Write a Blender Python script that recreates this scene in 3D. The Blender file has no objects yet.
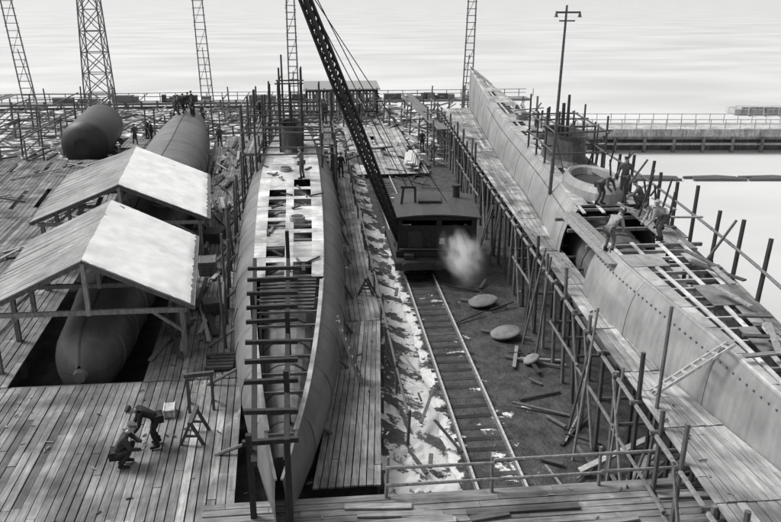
import bpy, math, random
from mathutils import Vector, Matrix, noise
R=random.Random(7)
V=Vector
sc=bpy.context.scene
sc.view_settings.view_transform='Standard'; sc.view_settings.look='None'; sc.view_settings.exposure=0

# ---------------------------------------------------------------- materials
def mk(name,scale=(1,1,1),nscale=4,lo=.7,hi=1.25,rough=.85,bump=.15,metal=0,snow=0,streak=0,spec=.3,stain=.25,det=4,mul=1.0,edge=.1):
    lo*=mul;hi*=mul
    m=bpy.data.materials.new(name); m.use_nodes=True
    nt=m.node_tree; N=nt.nodes; Lk=nt.links.new
    b=N['Principled BSDF']; b.inputs['Roughness'].default_value=rough; b.inputs['Metallic'].default_value=metal
    b.inputs['Specular IOR Level'].default_value=spec
    tc=N.new('ShaderNodeTexCoord'); mp=N.new('ShaderNodeMapping'); mp.inputs['Scale'].default_value=scale
    Lk(tc.outputs['Object'],mp.inputs['Vector'])
    n=N.new('ShaderNodeTexNoise'); n.inputs['Scale'].default_value=nscale; n.inputs['Detail'].default_value=det; n.inputs['Roughness'].default_value=.65
    Lk(mp.outputs[0],n.inputs['Vector'])
    mr=N.new('ShaderNodeMapRange'); mr.inputs['From Min'].default_value=.3; mr.inputs['From Max'].default_value=.7
    mr.inputs['To Min'].default_value=lo; mr.inputs['To Max'].default_value=hi
    Lk(n.outputs['Fac'],mr.inputs['Value'])
    fac=mr.outputs[0]
    if stain:
        n2=N.new('ShaderNodeTexNoise'); n2.inputs['Scale'].default_value=.7; n2.inputs['Detail'].default_value=4; n2.inputs['Roughness'].default_value=.6
        Lk(tc.outputs['Object'],n2.inputs['Vector'])
        mr2=N.new('ShaderNodeMapRange'); mr2.inputs['From Min'].default_value=.35; mr2.inputs['From Max'].default_value=.65
        mr2.inputs['To Min'].default_value=1-stain; mr2.inputs['To Max'].default_value=1+stain
        Lk(n2.outputs['Fac'],mr2.inputs['Value'])
        mu=N.new('ShaderNodeMath'); mu.operation='MULTIPLY'; Lk(mr.outputs[0],mu.inputs[0]); Lk(mr2.outputs[0],mu.inputs[1])
        fac=mu.outputs[0]
    if streak:
        mp3=N.new('ShaderNodeMapping'); mp3.inputs['Scale'].default_value=(2.5,2.5,.3); Lk(tc.outputs['Object'],mp3.inputs['Vector'])
        n3=N.new('ShaderNodeTexNoise'); n3.inputs['Scale'].default_value=2.2; n3.inputs['Detail'].default_value=3; Lk(mp3.outputs[0],n3.inputs['Vector'])
        mr3=N.new('ShaderNodeMapRange'); mr3.inputs['From Min'].default_value=.35; mr3.inputs['From Max'].default_value=.65
        mr3.inputs['To Min'].default_value=1-streak; mr3.inputs['To Max'].default_value=1+streak; Lk(n3.outputs['Fac'],mr3.inputs['Value'])
        m3=N.new('ShaderNodeMath'); m3.operation='MULTIPLY'; Lk(fac,m3.inputs[0]); Lk(mr3.outputs[0],m3.inputs[1]); fac=m3.outputs[0]
    at=N.new('ShaderNodeAttribute'); at.attribute_name='Col'
    vm=N.new('ShaderNodeVectorMath'); vm.operation='SCALE'; Lk(at.outputs['Color'],vm.inputs[0]); Lk(fac,vm.inputs['Scale'])
    out=vm.outputs[0]
    if snow:
        geo=N.new('ShaderNodeNewGeometry'); sx=N.new('ShaderNodeSeparateXYZ'); Lk(geo.outputs['Normal'],sx.inputs[0])
        up=N.new('ShaderNodeMapRange'); up.inputs['From Min'].default_value=.5; up.inputs['From Max'].default_value=.8; Lk(sx.outputs['Z'],up.inputs['Value'])
        n4=N.new('ShaderNodeTexNoise'); n4.inputs['Scale'].default_value=.6; n4.inputs['Detail'].default_value=7; n4.inputs['Roughness'].default_value=.7
        Lk(tc.outputs['Object'],n4.inputs['Vector'])
        th=N.new('ShaderNodeMapRange'); th.inputs['From Min'].default_value=.68-snow*.3; th.inputs['From Max'].default_value=.68+edge-snow*.3; th.inputs['To Max'].default_value=.9
        Lk(n4.outputs['Fac'],th.inputs['Value'])
        mm=N.new('ShaderNodeMath'); mm.operation='MULTIPLY'; Lk(up.outputs[0],mm.inputs[0]); Lk(th.outputs[0],mm.inputs[1])
        mx=N.new('ShaderNodeMix'); mx.data_type='RGBA'; Lk(mm.outputs[0],mx.inputs['Factor']); Lk(out,mx.inputs['A']); mx.inputs['B'].default_value=(.76,.76,.76,1)
        out=mx.outputs['Result']
    Lk(out,b.inputs['Base Color'])
    if bump:
        bp=N.new('ShaderNodeBump'); bp.inputs['Strength'].default_value=bump; bp.inputs['Distance'].default_value=.05
        Lk(n.outputs['Fac'],bp.inputs['Height']); Lk(bp.outputs[0],b.inputs['Normal'])
    return m
WOOD=mk('weathered_wood',scale=(9,.8,9),nscale=1.6,lo=.6,hi=1.3,rough=.9,bump=0,snow=.18,stain=.45,mul=.78)
WOODX=mk('weathered_wood_cross',scale=(.8,9,9),nscale=1.6,lo=.6,hi=1.3,rough=.9,bump=0,snow=.18,stain=.45,mul=.78)
POLE=mk('timber_poles',scale=(4,4,1),nscale=3,lo=.6,hi=1.3,bump=0,stain=0,det=3,mul=.7)
STEEL=mk('primed_steel',nscale=1.6,lo=.88,hi=1.1,rough=.5,bump=0,streak=.1,spec=.45,stain=.16,det=5,mul=.75)
DARKST=mk('dark_steel',nscale=6,lo=.7,hi=1.3,rough=.55,bump=0,metal=.2,stain=0,det=3,mul=.85)
PAINT=mk('light_primer',nscale=3,lo=.7,hi=1.1,rough=.7,bump=0,stain=.35,mul=.95)
SNOW=mk('snow',nscale=1.6,lo=.88,hi=1.03,rough=.9,bump=.25,stain=.06)
ROOF=mk('tarred_roof',scale=(1,5,5),nscale=2,lo=.75,hi=1.2,rough=.9,snow=.14,bump=0,mul=.75)
RUB=mk('rubble_stone',nscale=6,rough=.95,bump=0,snow=.68,edge=.03,mul=.8)
CLOTH=mk('work_clothes',nscale=12,lo=.7,hi=1.3,rough=.95,stain=0,bump=0,det=2)
SKIN=mk('skin',nscale=10,lo=.9,hi=1.1,rough=.6,stain=0,bump=0,det=2)
CONC=mk('quay_concrete',nscale=3,lo=.75,hi=1.2,rough=.9,bump=0,streak=.2,mul=.9)

# ---------------------------------------------------------------- mesh builder
class MB:
    def __init__(s): s.v=[];s.f=[];s.c=[];s.m=[]
    def add(s,vs,fs,col=.3,mi=0):
        o=len(s.v); s.v.extend([tuple(p) for p in vs])
        for f in fs: s.f.append(tuple(i+o for i in f)); s.c.append(col); s.m.append(mi)
    def hexa(s,b4,t4,col=.3,mi=0):
        s.add(list(b4)+list(t4),[(3,2,1,0),(4,5,6,7),(0,1,5,4),(1,2,6,5),(2,3,7,6),(3,0,4,7)],col,mi)
    def box(s,c,d,rz=0,col=.3,mi=0):
        cx,cy,cz=c;x,y,z=d[0]/2,d[1]/2,d[2]/2;ca,sa=math.cos(rz),math.sin(rz)
        r=[(cx+ca*a-sa*b,cy+sa*a+ca*b) for a,b in((-x,-y),(x,-y),(x,y),(-x,y))]
        s.hexa([(a,b,cz-z) for a,b in r],[(a,b,cz+z) for a,b in r],col,mi)
    def beam(s,p,q,w=.1,h=None,col=.3,mi=0):
        p=V(p);q=V(q);h=h or w;d=(q-p)
        if d.length<1e-5:return
        d.normalize();u=V((0,0,1)) if abs(d.z)<.9 else V((0,1,0))
        a=d.cross(u).normalized();b=a.cross(d).normalized();a*=w/2;b*=h/2
        s.hexa([p-a-b,p+a-b,p+a+b,p-a+b],[q-a-b,q+a-b,q+a+b,q-a+b],col,mi)
    def tube(s,pts,rad,n=8,col=.3,mi=0,cap=True):
        pts=[V(p) for p in pts]
        if not hasattr(rad,'__len__'): rad=[rad]*len(pts)
        vs=[];fs=[];pa=None
        for i,p in enumerate(pts):
            d=(pts[min(i+1,len(pts)-1)]-pts[max(i-1,0)]).normalized()
            if pa is None:
                u=V((0,0,1)) if abs(d.z)<.9 else V((0,1,0)); a=d.cross(u).normalized()
            else:
                a=(pa-d*pa.dot(d)).normalized()
            pa=a;b=d.cross(a)
            for k in range(n):
                t=2*math.pi*k/n; vs.append(p+(a*math.cos(t)+b*math.sin(t))*rad[i])
        for i in range(len(pts)-1):
            for k in range(n):
                k2=(k+1)%n; fs.append((i*n+k,i*n+k2,(i+1)*n+k2,(i+1)*n+k))
        if cap:
            fs.append(tuple(range(n-1,-1,-1))); fs.append(tuple((len(pts)-1)*n+k for k in range(n)))
        s.add(vs,fs,col,mi)
    def pole(s,p,q,r=.07,col=.2,mi=0): s.tube([p,q],[r,r*.85],6,col,mi)
    def quadslab(s,A,B,C,D,th=.05,col=.3,mi=0):
        s.hexa([(p[0],p[1],p[2]-th) for p in(A,B,C,D)],[A,B,C,D],col,mi)
    def obj(s,name,mats,parent=None,smooth=False):
        me=bpy.data.meshes.new(name); me.from_pydata(s.v,[],s.f)
        at=me.color_attributes.new('Col','FLOAT_COLOR','CORNER')
        buf=[]
        for f,c in zip(s.f,s.c):
            t=(c,c,c,1) if not hasattr(c,'__len__') else (*c,1)
            buf.extend(t*len(f))
        at.data.foreach_set('color',buf)
        for m in (mats if isinstance(mats,(list,tuple)) else [mats]): me.materials.append(m)
        me.polygons.foreach_set('material_index',s.m)
        if smooth: me.polygons.foreach_set('use_smooth',[True]*len(s.f))
        me.update()
        o=bpy.data.objects.new(name,me); sc.collection.objects.link(o)
        if parent: o.parent=parent
        return o
def empty(name,loc=(0,0,0)):
    e=bpy.data.objects.new(name,None); e.location=loc; e.empty_display_size=.3; sc.collection.objects.link(e); return e
def lerp(a,b,t): return a+(b-a)*t
def interp(tab,y,k):
    if y<=tab[0][0]: return tab[0][k]
    for i in range(len(tab)-1):
        if tab[i][0]<=y<=tab[i+1][0]:
            p0=tab[max(i-1,0)];p1=tab[i];p2=tab[i+1];p3=tab[min(i+2,len(tab)-1)]
            h=p2[0]-p1[0];t=(y-p1[0])/h
            m1=(p2[k]-p0[k])/max(p2[0]-p0[0],.01)*h; m2=(p3[k]-p1[k])/max(p3[0]-p1[0],.01)*h
            return (2*t**3-3*t*t+1)*p1[k]+(t**3-2*t*t+t)*m1+(-2*t**3+3*t*t)*p2[k]+(t**3-t*t)*m2
    return tab[-1][k]

def planks(mb,A,B,C,D,w=.22,th=.05,seg=5,tone=.3,var=.3,miss=.0,along=True):
    A,B,C,D=map(V,(A,B,C,D))
    n=max(1,int(round(max((B-A).length,(C-D).length)/w)))
    Ln=(D-A).length
    for i in range(n):
        u0=i/n;u1=(i+1)/n;g=.05/n
        cuts=[0]; p=R.random()*seg/Ln
        while p<1:
            if p>0.02: cuts.append(p)
            p+=seg*(.8+.4*R.random())/Ln
        cuts.append(1)
        base=tone*(1+var*(R.random()-.5))
        for a,b in zip(cuts[:-1],cuts[1:]):
            if R.random()<miss: continue
            def P(u,t): return A.lerp(B,u).lerp(D.lerp(C,u),t)
            dz=V((0,0,R.uniform(-.012,.012))); b2=b-.012/Ln
            g1=g*R.uniform(.6,1.8);g2=g*R.uniform(.6,1.8)
            q=[P(u0+g1,a)+dz,P(u1-g2,a)+dz,P(u1-g2,b2)+dz,P(u0+g1,b2)+dz]
            cc=base*(1+var*(R.random()-.5)*1.3)
            if R.random()<.06: cc*=R.choice((.5,1.5))
            mb.quadslab(*q,th=th,col=cc)

# ---------------------------------------------------------------- water + ground + sky
def waterobj():
    m=bpy.data.materials.new('water'); m.use_nodes=True; nt=m.node_tree;N=nt.nodes;Lk=nt.links.new
    b=N['Principled BSDF']; b.inputs['Roughness'].default_value=.3; b.inputs['IOR'].default_value=1.05
    tc=N.new('ShaderNodeTexCoord'); n=N.new('ShaderNodeTexNoise'); n.inputs['Scale'].default_value=.025;n.inputs['Detail'].default_value=4
    mp=N.new('ShaderNodeMapping'); mp.inputs['Scale'].default_value=(1,2.2,1); Lk(tc.outputs['Object'],mp.inputs['Vector'])
    Lk(mp.outputs[0],n.inputs['Vector'])
    cr=N.new('ShaderNodeMapRange'); cr.inputs['From Min'].default_value=.35;cr.inputs['From Max'].default_value=.65;cr.inputs['To Min'].default_value=.56;cr.inputs['To Max'].default_value=.7
    Lk(n.outputs['Fac'],cr.inputs['Value']); Lk(cr.outputs[0],b.inputs['Base Color'])
    w=MB(); S=90000; w.add([(-S,-S,-1.5),(S,-S,-1.5),(S,S,-1.5),(-S,S,-1.5)],[(0,1,2,3)],.6); w.obj('water',m)
waterobj()
def ground():
    m=bpy.data.materials.new('yard_ground'); m.use_nodes=True; nt=m.node_tree;N=nt.nodes;Lk=nt.links.new
    b=N['Principled BSDF']; b.inputs['Roughness'].default_value=.6
    tc=N.new('ShaderNodeTexCoord')
    def nz(s,d=6,r=.65):
        n=N.new('ShaderNodeTexNoise'); n.inputs['Scale'].default_value=s;n.inputs['Detail'].default_value=d;n.inputs['Roughness'].default_value=r
        Lk(tc.outputs['Object'],n.inputs['Vector']); return n.outputs['Fac']
    def mr(x,a,bb,c,d):
        q=N.new('ShaderNodeMapRange')
        for k,vv in zip(('From Min','From Max','To Min','To Max'),(a,bb,c,d)): q.inputs[k].default_value=vv
        Lk(x,q.inputs['Value']); return q.outputs[0]
    def ma(op,a,bb):
        q=N.new('ShaderNodeMath');q.operation=op
        for i,x in enumerate((a,bb)):
            if isinstance(x,(int,float)): q.inputs[i].default_value=x
            else: Lk(x,q.inputs[i])
        return q.outputs[0]
    n=nz(.8,7,.68)
    earth=mr(nz(1.5),.3,.7,.015,.09)
    sx=N.new('ShaderNodeSeparateXYZ'); Lk(tc.outputs['Object'],sx.inputs[0]); X=sx.outputs['X'];Y=sx.outputs['Y']
    strip=ma('MULTIPLY',mr(X,4.9,3.9,0,1.0),mr(Y,52,40,0,1))
    strip=ma('MULTIPLY',strip,mr(X,1.8,2.4,0,1))
    mid=ma('MULTIPLY',ma('MULTIPLY',mr(X,4.6,5.2,0,1),mr(X,7.4,5.8,0,1)),mr(Y,30,20,.35,.6))
    far=mr(Y,55,75,0,.75)
    w=ma('MAXIMUM',ma('MAXIMUM',strip,mid),far); w=ma('MAXIMUM',w,.2)
    sn=mr(ma('ADD',n,ma('MULTIPLY',w,.27)),.70,.74,0,1)
    mx=N.new('ShaderNodeMix');mx.data_type='RGBA';Lk(sn,mx.inputs['Factor']);Lk(earth,mx.inputs['A']);mx.inputs['B'].default_value=(.76,.76,.76,1)
    Lk(mx.outputs['Result'],b.inputs['Base Color'])
    bp=N.new('ShaderNodeBump');bp.inputs['Strength'].default_value=.7;bp.inputs['Distance'].default_value=.15;Lk(nz(3,4),bp.inputs['Height']);Lk(bp.outputs[0],b.inputs['Normal'])
    g=MB()
    out=[(-70,-8),(14,-8),(15.8,20),(17.3,45),(20,80),(21,96),(12,97),(11,104),(-16,106),(-70,104)]
    g.add([(x,y,0) for x,y in out]+[(x,y,-3) for x,y in out],[tuple(range(10))]+[(i,i+10,(i+1)%10+10,(i+1)%10) for i in range(10)],.2)
    g.obj('ground',m)
ground()
wd=bpy.data.worlds.new('World'); sc.world=wd; wd.use_nodes=True
nt=wd.node_tree; bg=nt.nodes['Background']; sky=nt.nodes.new('ShaderNodeTexSky'); sky.sky_type='NISHITA'; sky.sun_disc=False
SE,SR=math.radians(50),math.radians(-60)
sky.sun_elevation=SE; sky.sun_rotation=SR; sky.dust_density=6; sky.air_density=1.5
bw=nt.nodes.new('ShaderNodeRGBToBW'); nt.links.new(sky.outputs[0],bw.inputs[0]); nt.links.new(bw.outputs[0],bg.inputs['Color']); bg.inputs['Strength'].default_value=.15
sl=bpy.data.lights.new('sun','SUN'); sl.energy=2.0; sl.angle=math.radians(16); sl.color=(1,.99,.97)
so=bpy.data.objects.new('sun',sl); sc.collection.objects.link(so)
sd=V((math.sin(SR)*math.cos(SE),math.cos(SR)*math.cos(SE),math.sin(SE)))
so.rotation_euler=sd.to_track_quat('Z','Y').to_euler()

# ---------------------------------------------------------------- hulls
def dens(s):
    o=[]
    for i in range(len(s)-1):
        p0=s[max(i-1,0)];p1=s[i];p2=s[i+1];p3=s[min(i+2,len(s)-1)]
        o.append(p1); o.append(tuple((-p0[k]+9*p1[k]+9*p2[k]-p3[k])/16 for k in(0,1)))
    o.append(s[-1]); return o
SEC=dens([(0,0),(.42,.03),(.72,.14),(.92,.3),(1,.48),(.985,.63),(.93,.77),(.83,.9),(.68,1.0)])
SECM=dens([(0,0),(.42,.03),(.72,.14),(.92,.33),(1,.5),(.985,.64),(.92,.77),(.8,.89),(.63,1.0)])
DW2=.68
def hull_mesh(tab,y0,y1,col,parent,name='hull',mats=None,step=.55,blk=5,gap=None,sec=SEC,var=.1,strap=True,sw=.05):
    mb=MB(); st=MB(); n=int((y1-y0)/step); ys=[y0+(y1-y0)*i/n for i in range(n+1)]
    def ring(y,k=1.0):
        ax,hb,zb,zd=[interp(tab,y,j) for j in(1,2,3,4)]
        return [(ax-x*hb*k,y,zb+z*(zd-zb)) for x,z in reversed(sec)]+[(ax+x*hb*k,y,zb+z*(zd-zb)) for x,z in sec[1:]]
    rs_=[ring(y) for y in ys]; m=len(rs_[0])
    vs=[p for r in rs_ for p in r]; tones={}
    mb.v.extend(vs)
    for i in range(n):
        for j in range(m-1):
            if gap and gap[0]<ys[i]<gap[1] and (j<7 or j>m-9): continue
            key=((i+(j//4%2)*2)//blk,j//4); c=tones.setdefault(key,col*R.uniform(1-var,1+var))
            mb.f.append((i*m+j,(i+1)*m+j,(i+1)*m+j+1,i*m+j+1)); mb.c.append(c); mb.m.append(0)
    mb.obj(name,mats or STEEL,parent,True)
    for i in range(n):
        if gap and gap[0]<ys[i]<gap[1]: continue
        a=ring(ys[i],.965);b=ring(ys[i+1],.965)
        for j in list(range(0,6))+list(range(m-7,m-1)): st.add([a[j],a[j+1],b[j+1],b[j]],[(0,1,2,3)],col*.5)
    if strap:
        for i in range(blk,n,blk):
            if gap and gap[0]<ys[i]<gap[1]: continue
            r=ring(ys[i],1.001)
            for j in range(m-1): st.beam(r[j],r[j+1],sw,.008,col*.8)
        for jj in (8,m-9):
            for i in range(n):
                if gap and gap[0]-.6<ys[i]<gap[1]: continue
                st.beam(ring(ys[i],1.001)[jj],ring(ys[i+1],1.001)[jj],.012,sw*.8,col*.8)
    for i in range(n):
        if gap and gap[0]<ys[i]<gap[1]: continue
        for s in (0,-1): st.beam(rs_[i][s],rs_[i+1][s],.07,.05,col*1.5)
    st.obj('seam_straps',mats or STEEL,parent)
def A(tab,y): return [interp(tab,y,j) for j in(1,2,3,4)]
def pressure(tab,y0,y1,parent,dz=.75,k=.72,col=.1):
    mb=MB();n=int((y1-y0)/.8);pts=[];rad=[]
    for i in range(n+1):
        y=lerp(y0,y1,i/n);ax,hb,zb,zd=A(tab,y);pts.append((ax,y,zd-dz-hb*k));rad.append(hb*k)
    mb.tube(pts,rad,20,col)
    for i in range(0,n,2):
        mb.tube([(pts[i][0],pts[i][1]-.03,pts[i][2]),(pts[i][0],pts[i][1]+.03,pts[i][2])],rad[i]*1.03,20,col*.6)
    mb.obj('pressure_hull',STEEL,parent)
def plate(mb,tab,y0,y1,u0,u1,col,dz=.09,th=.03,dw=.68):
    a=A(tab,y0);b=A(tab,y1)
    mb.quadslab((a[0]+u0*a[1]*dw,y0,a[3]+dz),(a[0]+u1*a[1]*dw,y0,a[3]+dz),(b[0]+u1*b[1]*dw,y1,b[3]+dz),(b[0]+u0*b[1]*dw,y1,b[3]+dz),th,col)

# ---- middle submarine
mid=empty('submarine')
T1=[(15.6,-1.08,.12,1.3,2.9),(17,-1.08,.5,1.0,3.0),(20,-1.08,1.15,.7,3.1),(24,-1.12,1.75,.5,3.3),(28,-1.15,2.1,.4,3.5),(34,-1.25,2.4,.4,3.7),(42,-1.4,2.6,.4,3.9),(50,-1.5,2.5,.4,4.0),(56,-1.55,2.0,.5,4.05),(61,-1.6,1.1,.8,4.1),(64.5,-1.6,.12,1.3,4.2)]
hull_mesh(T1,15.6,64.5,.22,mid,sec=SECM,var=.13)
pressure(T1,17,62,mid,dz=.38,k=.56,col=.33)
DW=.63
mb=MB()
y=17.4
while y<60:
    ax,hb,zb,zd=A(T1,y);w=hb*DW
    if y<27: mb.beam((ax-w,y,zd-.02),(ax+w,y,zd-.02),.06,.09,.2*R.uniform(.7,1.3))
    elif y<38.5: mb.beam((ax-w,y,zd-.02),(ax+w,y,zd-.02),.07,.1,.4*R.uniform(.7,1.1))
    for s in(-1,1): mb.beam((ax+s*w*.8,y,zd-.05),(ax+s*w*.8,y,zd-.9),.06,.06,.35)
    y+=1.05
y=17.5
while y<27:
    for s in(-.95,.95):
        a=A(T1,y);b=A(T1,y+.9); mb.beam((a[0]+s*a[1]*DW,y,a[3]+.04),(b[0]+s*b[1]*DW,y+.9,b[3]+.04),.14,.05,.45)
    y+=.9
y=27.6;k=0
while y<58:
    L=R.uniform(1.7,2.2)
    for u0,u1 in((-1,-.66),(.66,1),(-.12,.12)): plate(mb,T1,y,y+L-.03,u0,u1,.6*R.uniform(.75,1.2),.09,dw=DW)
    plate(mb,T1,y+L-.55,y+L-.04,-.66,-.12,.6*R.uniform(.75,1.2),.086,dw=DW); plate(mb,T1,y+L-.55,y+L-.04,.12,.66,.55*R.uniform(.8,1.2),.086,dw=DW)
    if y>39.5 or k in(2,): plate(mb,T1,y,y+L-.57,-.66,-.12,.58*R.uniform(.75,1.2),.083,dw=DW)
    if y>41 or k in(1,4): plate(mb,T1,y,y+L-.57,.12,.66,.55*R.uniform(.75,1.2),.083,dw=DW)
    y+=L;k+=1
y=24.9
while y<27.5:
    ax,hb,zb,zd=A(T1,y); mb.beam((ax-hb*.5,y,zd+.08),(ax+hb*.5,y,zd+.08),.16,.05,.1); y+=.3
for yy,xx in((34.6,.35),(44.5,-.3)):
    ax,hb,zb,zd=A(T1,yy); mb.tube([(ax+xx,yy,zd-.3),(ax+xx,yy,zd+.3)],.36,14,.35); mb.tube([(ax+xx,yy,zd+.302),(ax+xx,yy,zd+.32)],.28,14,.06)
for k in range(20):
    yy=R.uniform(28,48);ax,hb,zb,zd=A(T1,yy);xx=ax+R.uniform(-.55,.55)*hb;L=R.uniform(.2,.8);an=R.uniform(0,3.1)
    mb.beam((xx,yy,zd+.14),(xx+math.cos(an)*L,yy+math.sin(an)*L,zd+.14+R.uniform(0,.1)),R.uniform(.05,.14),.06,R.choice((.05,.08,.2)))
mb.obj('deck_framing',PAINT,mid)
def tower(tab,y0,y1,h,wk,parent,col=.14,ex=1.0):
    mb=MB();n=28;yc=(y0+y1)/2;ly=(y1-y0)/2;ax,hb,zb,zd=A(tab,yc)
    rings=[]
    for z,k in((0,1.12),(.25,1.0),(h*.6,.95),(h-.25,.93),(h,.98),(h-.02,.9),(h-.7,.88)):
        rings.append([(ax+math.cos(2*math.pi*i/n)*wk*k,yc+math.sin(2*math.pi*i/n)*ly*k,zd+.05+z) for i in range(n)])
    vs=[p for r in rings for p in r];fs=[]
    for r in range(len(rings)-1):
        for i in range(n): fs.append((r*n+i,r*n+(i+1)%n,(r+1)*n+(i+1)%n,(r+1)*n+i))
    fs.append(tuple(range((len(rings)-1)*n,len(rings)*n)))
    mb.add(vs,fs,col)
    for dy,hh,r in((-.3,h+2.6*ex,.07),(.5,h+1.9*ex,.09),(1.1,h+1.2*ex,.05)): mb.tube([(ax,yc+dy,zd+.3),(ax,yc+dy,zd+hh*.6),(ax,yc+dy,zd+hh)],[r*1.5,r*1.3,r],10,col*.7)
    for i in range(0,n,2):
        p=rings[4][i]; mb.tube([p,(p[0],p[1],p[2]+.5)],.018,5,col)
    for i in range(n):
        p=rings[4][i];q=rings[4][(i+1)%n]; mb.tube([(p[0],p[1],p[2]+.5),(q[0],q[1],q[2]+.5)],.02,5,col)
    mb.obj('conning_tower',DARKST,parent)
tower(T1,49.5,53.5,1.7,.75,mid,.1)

# ---- right submarine
rs=empty('submarine')
T2=[(12.6,10.55,.15,1.8,4.9),(14.5,10.68,.6,1.5,5.0),(17,10.88,1.08,1.3,5.15),(20,11.05,1.55,1.2,5.25),(24,11.32,1.98,1.1,5.3),(30,12.05,2.08,1.0,5.3),(38,13.0,1.98,1.0,5.3),(50,13.85,1.75,1.0,5.5),(60,14.5,1.25,1.2,5.9),(68,14.95,.75,1.6,6.4),(75,15.35,.3,2.2,6.9),(77.3,15.5,.06,3.4,7.1)]
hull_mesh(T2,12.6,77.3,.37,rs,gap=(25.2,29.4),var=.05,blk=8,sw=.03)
pressure(T2,14,70,rs,dz=.7,k=.68,col=.16)
mb=MB()
y=13.
while y<74:
    ax,hb,zb,zd=A(T2,y);w=hb*DW2
    if not 25.2<y<29.2: mb.beam((ax-w,y,zd-.02),(ax+w,y,zd-.02),.08,.1,.5*R.uniform(.6,1.1))
    y+=.7
for off in(-.92,-.35,.35,.92):
    y=13.
    while y<74:
        if not 24.8<y<29:
            a=A(T2,y);b=A(T2,y+1)
            mb.beam((a[0]+a[1]*DW2*off,y,a[3]+.06),(b[0]+b[1]*DW2*off,y+1,b[3]+.06),.12,.05,.65)
        y+=1
y=13.2
while y<74:
    L=R.uniform(1.2,1.9)
    if not(24<y+L and y<29.4):
        plate(mb,T2,y,y+L-.05,-1,-.62,.42*R.uniform(.8,1.25),.1)
        if R.random()<.8: plate(mb,T2,y,y+L-.05,.62,1,.3*R.uniform(.75,1.3),.1)
        pr=.8 if y>42 else .45
        if R.random()<pr: plate(mb,T2,y,y+L-.05,-.6,0,.38*R.uniform(.5,1.3),.1)
        if R.random()<pr: plate(mb,T2,y,y+L-.05,.02,.6,.38*R.uniform(.5,1.3),.1)
    y+=L
for yy,xx in((46,0),(52,.1)):
    ax,hb,zb,zd=A(T2,yy); mb.tube([(ax+xx,yy,zd-.3),(ax+xx,yy,zd+.35)],.4,14,.25); mb.tube([(ax+xx,yy,zd+.352),(ax+xx,yy,zd+.37)],.31,14,.04)
mb.obj('deck_framing',PAINT,rs)
# rows of rivets along the casing edge and main seams
mb=MB()
for jj,dyy in ((2,.28),(8,.28)):
    y=14.
    while y<60:
        if not 25<y<29.6:
            ax,hb,zb,zd=A(T2,y);x,z=list(reversed(SEC))[jj]
            mb.box((ax-x*hb-.004,y,zb+z*(zd-zb)+.05),(.03,.05,.05),0,.27)
        y+=dyy
mb.obj('rivets',STEEL,rs)
tower(T2,37.6,42.0,1.5,.95,rs,.12,.75)
mb=MB()
ax,hb,zb,zd=A(T2,33.2);n=28
rings=[[(ax+math.cos(2*math.pi*i/n)*1.25*s+.08*math.sin(2*math.pi*i/n)*2.6*s,33.2+math.sin(2*math.pi*i/n)*2.6*s,zd+z) for i in range(n)] for z,s in((0,1.06),(.4,1.02),(.62,.93),(.68,.84),(.6,.76),(.3,.72))]
vs=[p for r in rings for p in r];fs=[(r*n+i,r*n+(i+1)%n,(r+1)*n+(i+1)%n,(r+1)*n+i) for r in range(5) for i in range(n)]
mb.add(vs,fs,.36); mb.add([(p[0],p[1],p[2]) for p in rings[-1]],[tuple(range(n))],.05); mb.obj('tower_fairing',STEEL,rs,False)

# ---- left boat: pressure hull under shelters
ls=empty('submarine')
T3=[(24.2,-8.05,.1,1.2,1.9),(24.35,-8.06,.5,.8,2.25),(24.8,-8.1,.85,.45,2.6),(25.6,-8.15,1.1,.25,2.85),(27,-8.2,1.22,.15,2.95),(34,-8.7,1.6,.1,3.4),(46,-9.6,2.2,.1,3.8),(56,-10.2,2.4,.1,3.9),(66,-11,2.2,.1,3.9),(74,-11.6,1.5,.3,3.8)]
CIR=[(math.sin(math.pi*i/16),.5-.5*math.cos(math.pi*i/16)) for i in range(17)]
hull_mesh(T3,24.2,74,.18,ls,name='pressure_hull',sec=CIR,step=.4,blk=8,var=.12)
mb=MB()
mb.tube([(-8.03,24.23,1.55),(-8.04,24.0,1.55)],[.26,.2],16,.2)
for y in range(26,36,2):
    a=A(T3,y); mb.tube([(a[0],y,(a[2]+a[3])/2),(a[0],y+.12,(a[2]+a[3])/2)],a[1]*1.04,28,.3)
mb.obj('frame_rings',STEEL,ls)
mb=MB(); n=32
r0=1.95;y0=66;y1=76;ax0,ax1=-18.9,-20;c=.06
def cr_(ax,y,z,r): return [(ax+math.cos(2*math.pi*i/n)*r,y,z+math.sin(2*math.pi*i/n)*r) for i in range(n)]
allv=cr_(ax0,y0-.98,2.0,r0*.35)+cr_(ax0,y0-.75,2.0,r0*.7)+cr_(ax0,y0-.35,2.0,r0*.93)+cr_(ax0,y0,2.0,r0)+cr_(ax1,y1,2.1,r0)+cr_(ax1-.1,y1+1.5,2.1,r0*.6)
mb.add(allv,[(k*n+i,k*n+(i+1)%n,(k+1)*n+(i+1)%n,(k+1)*n+i) for k in range(5) for i in range(n)],c)
mb.add(cr_(ax0,y0-.98,2.0,r0*.35),[tuple(range(n))],c)
mb.obj('hull_section',STEEL,smooth=True)

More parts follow.
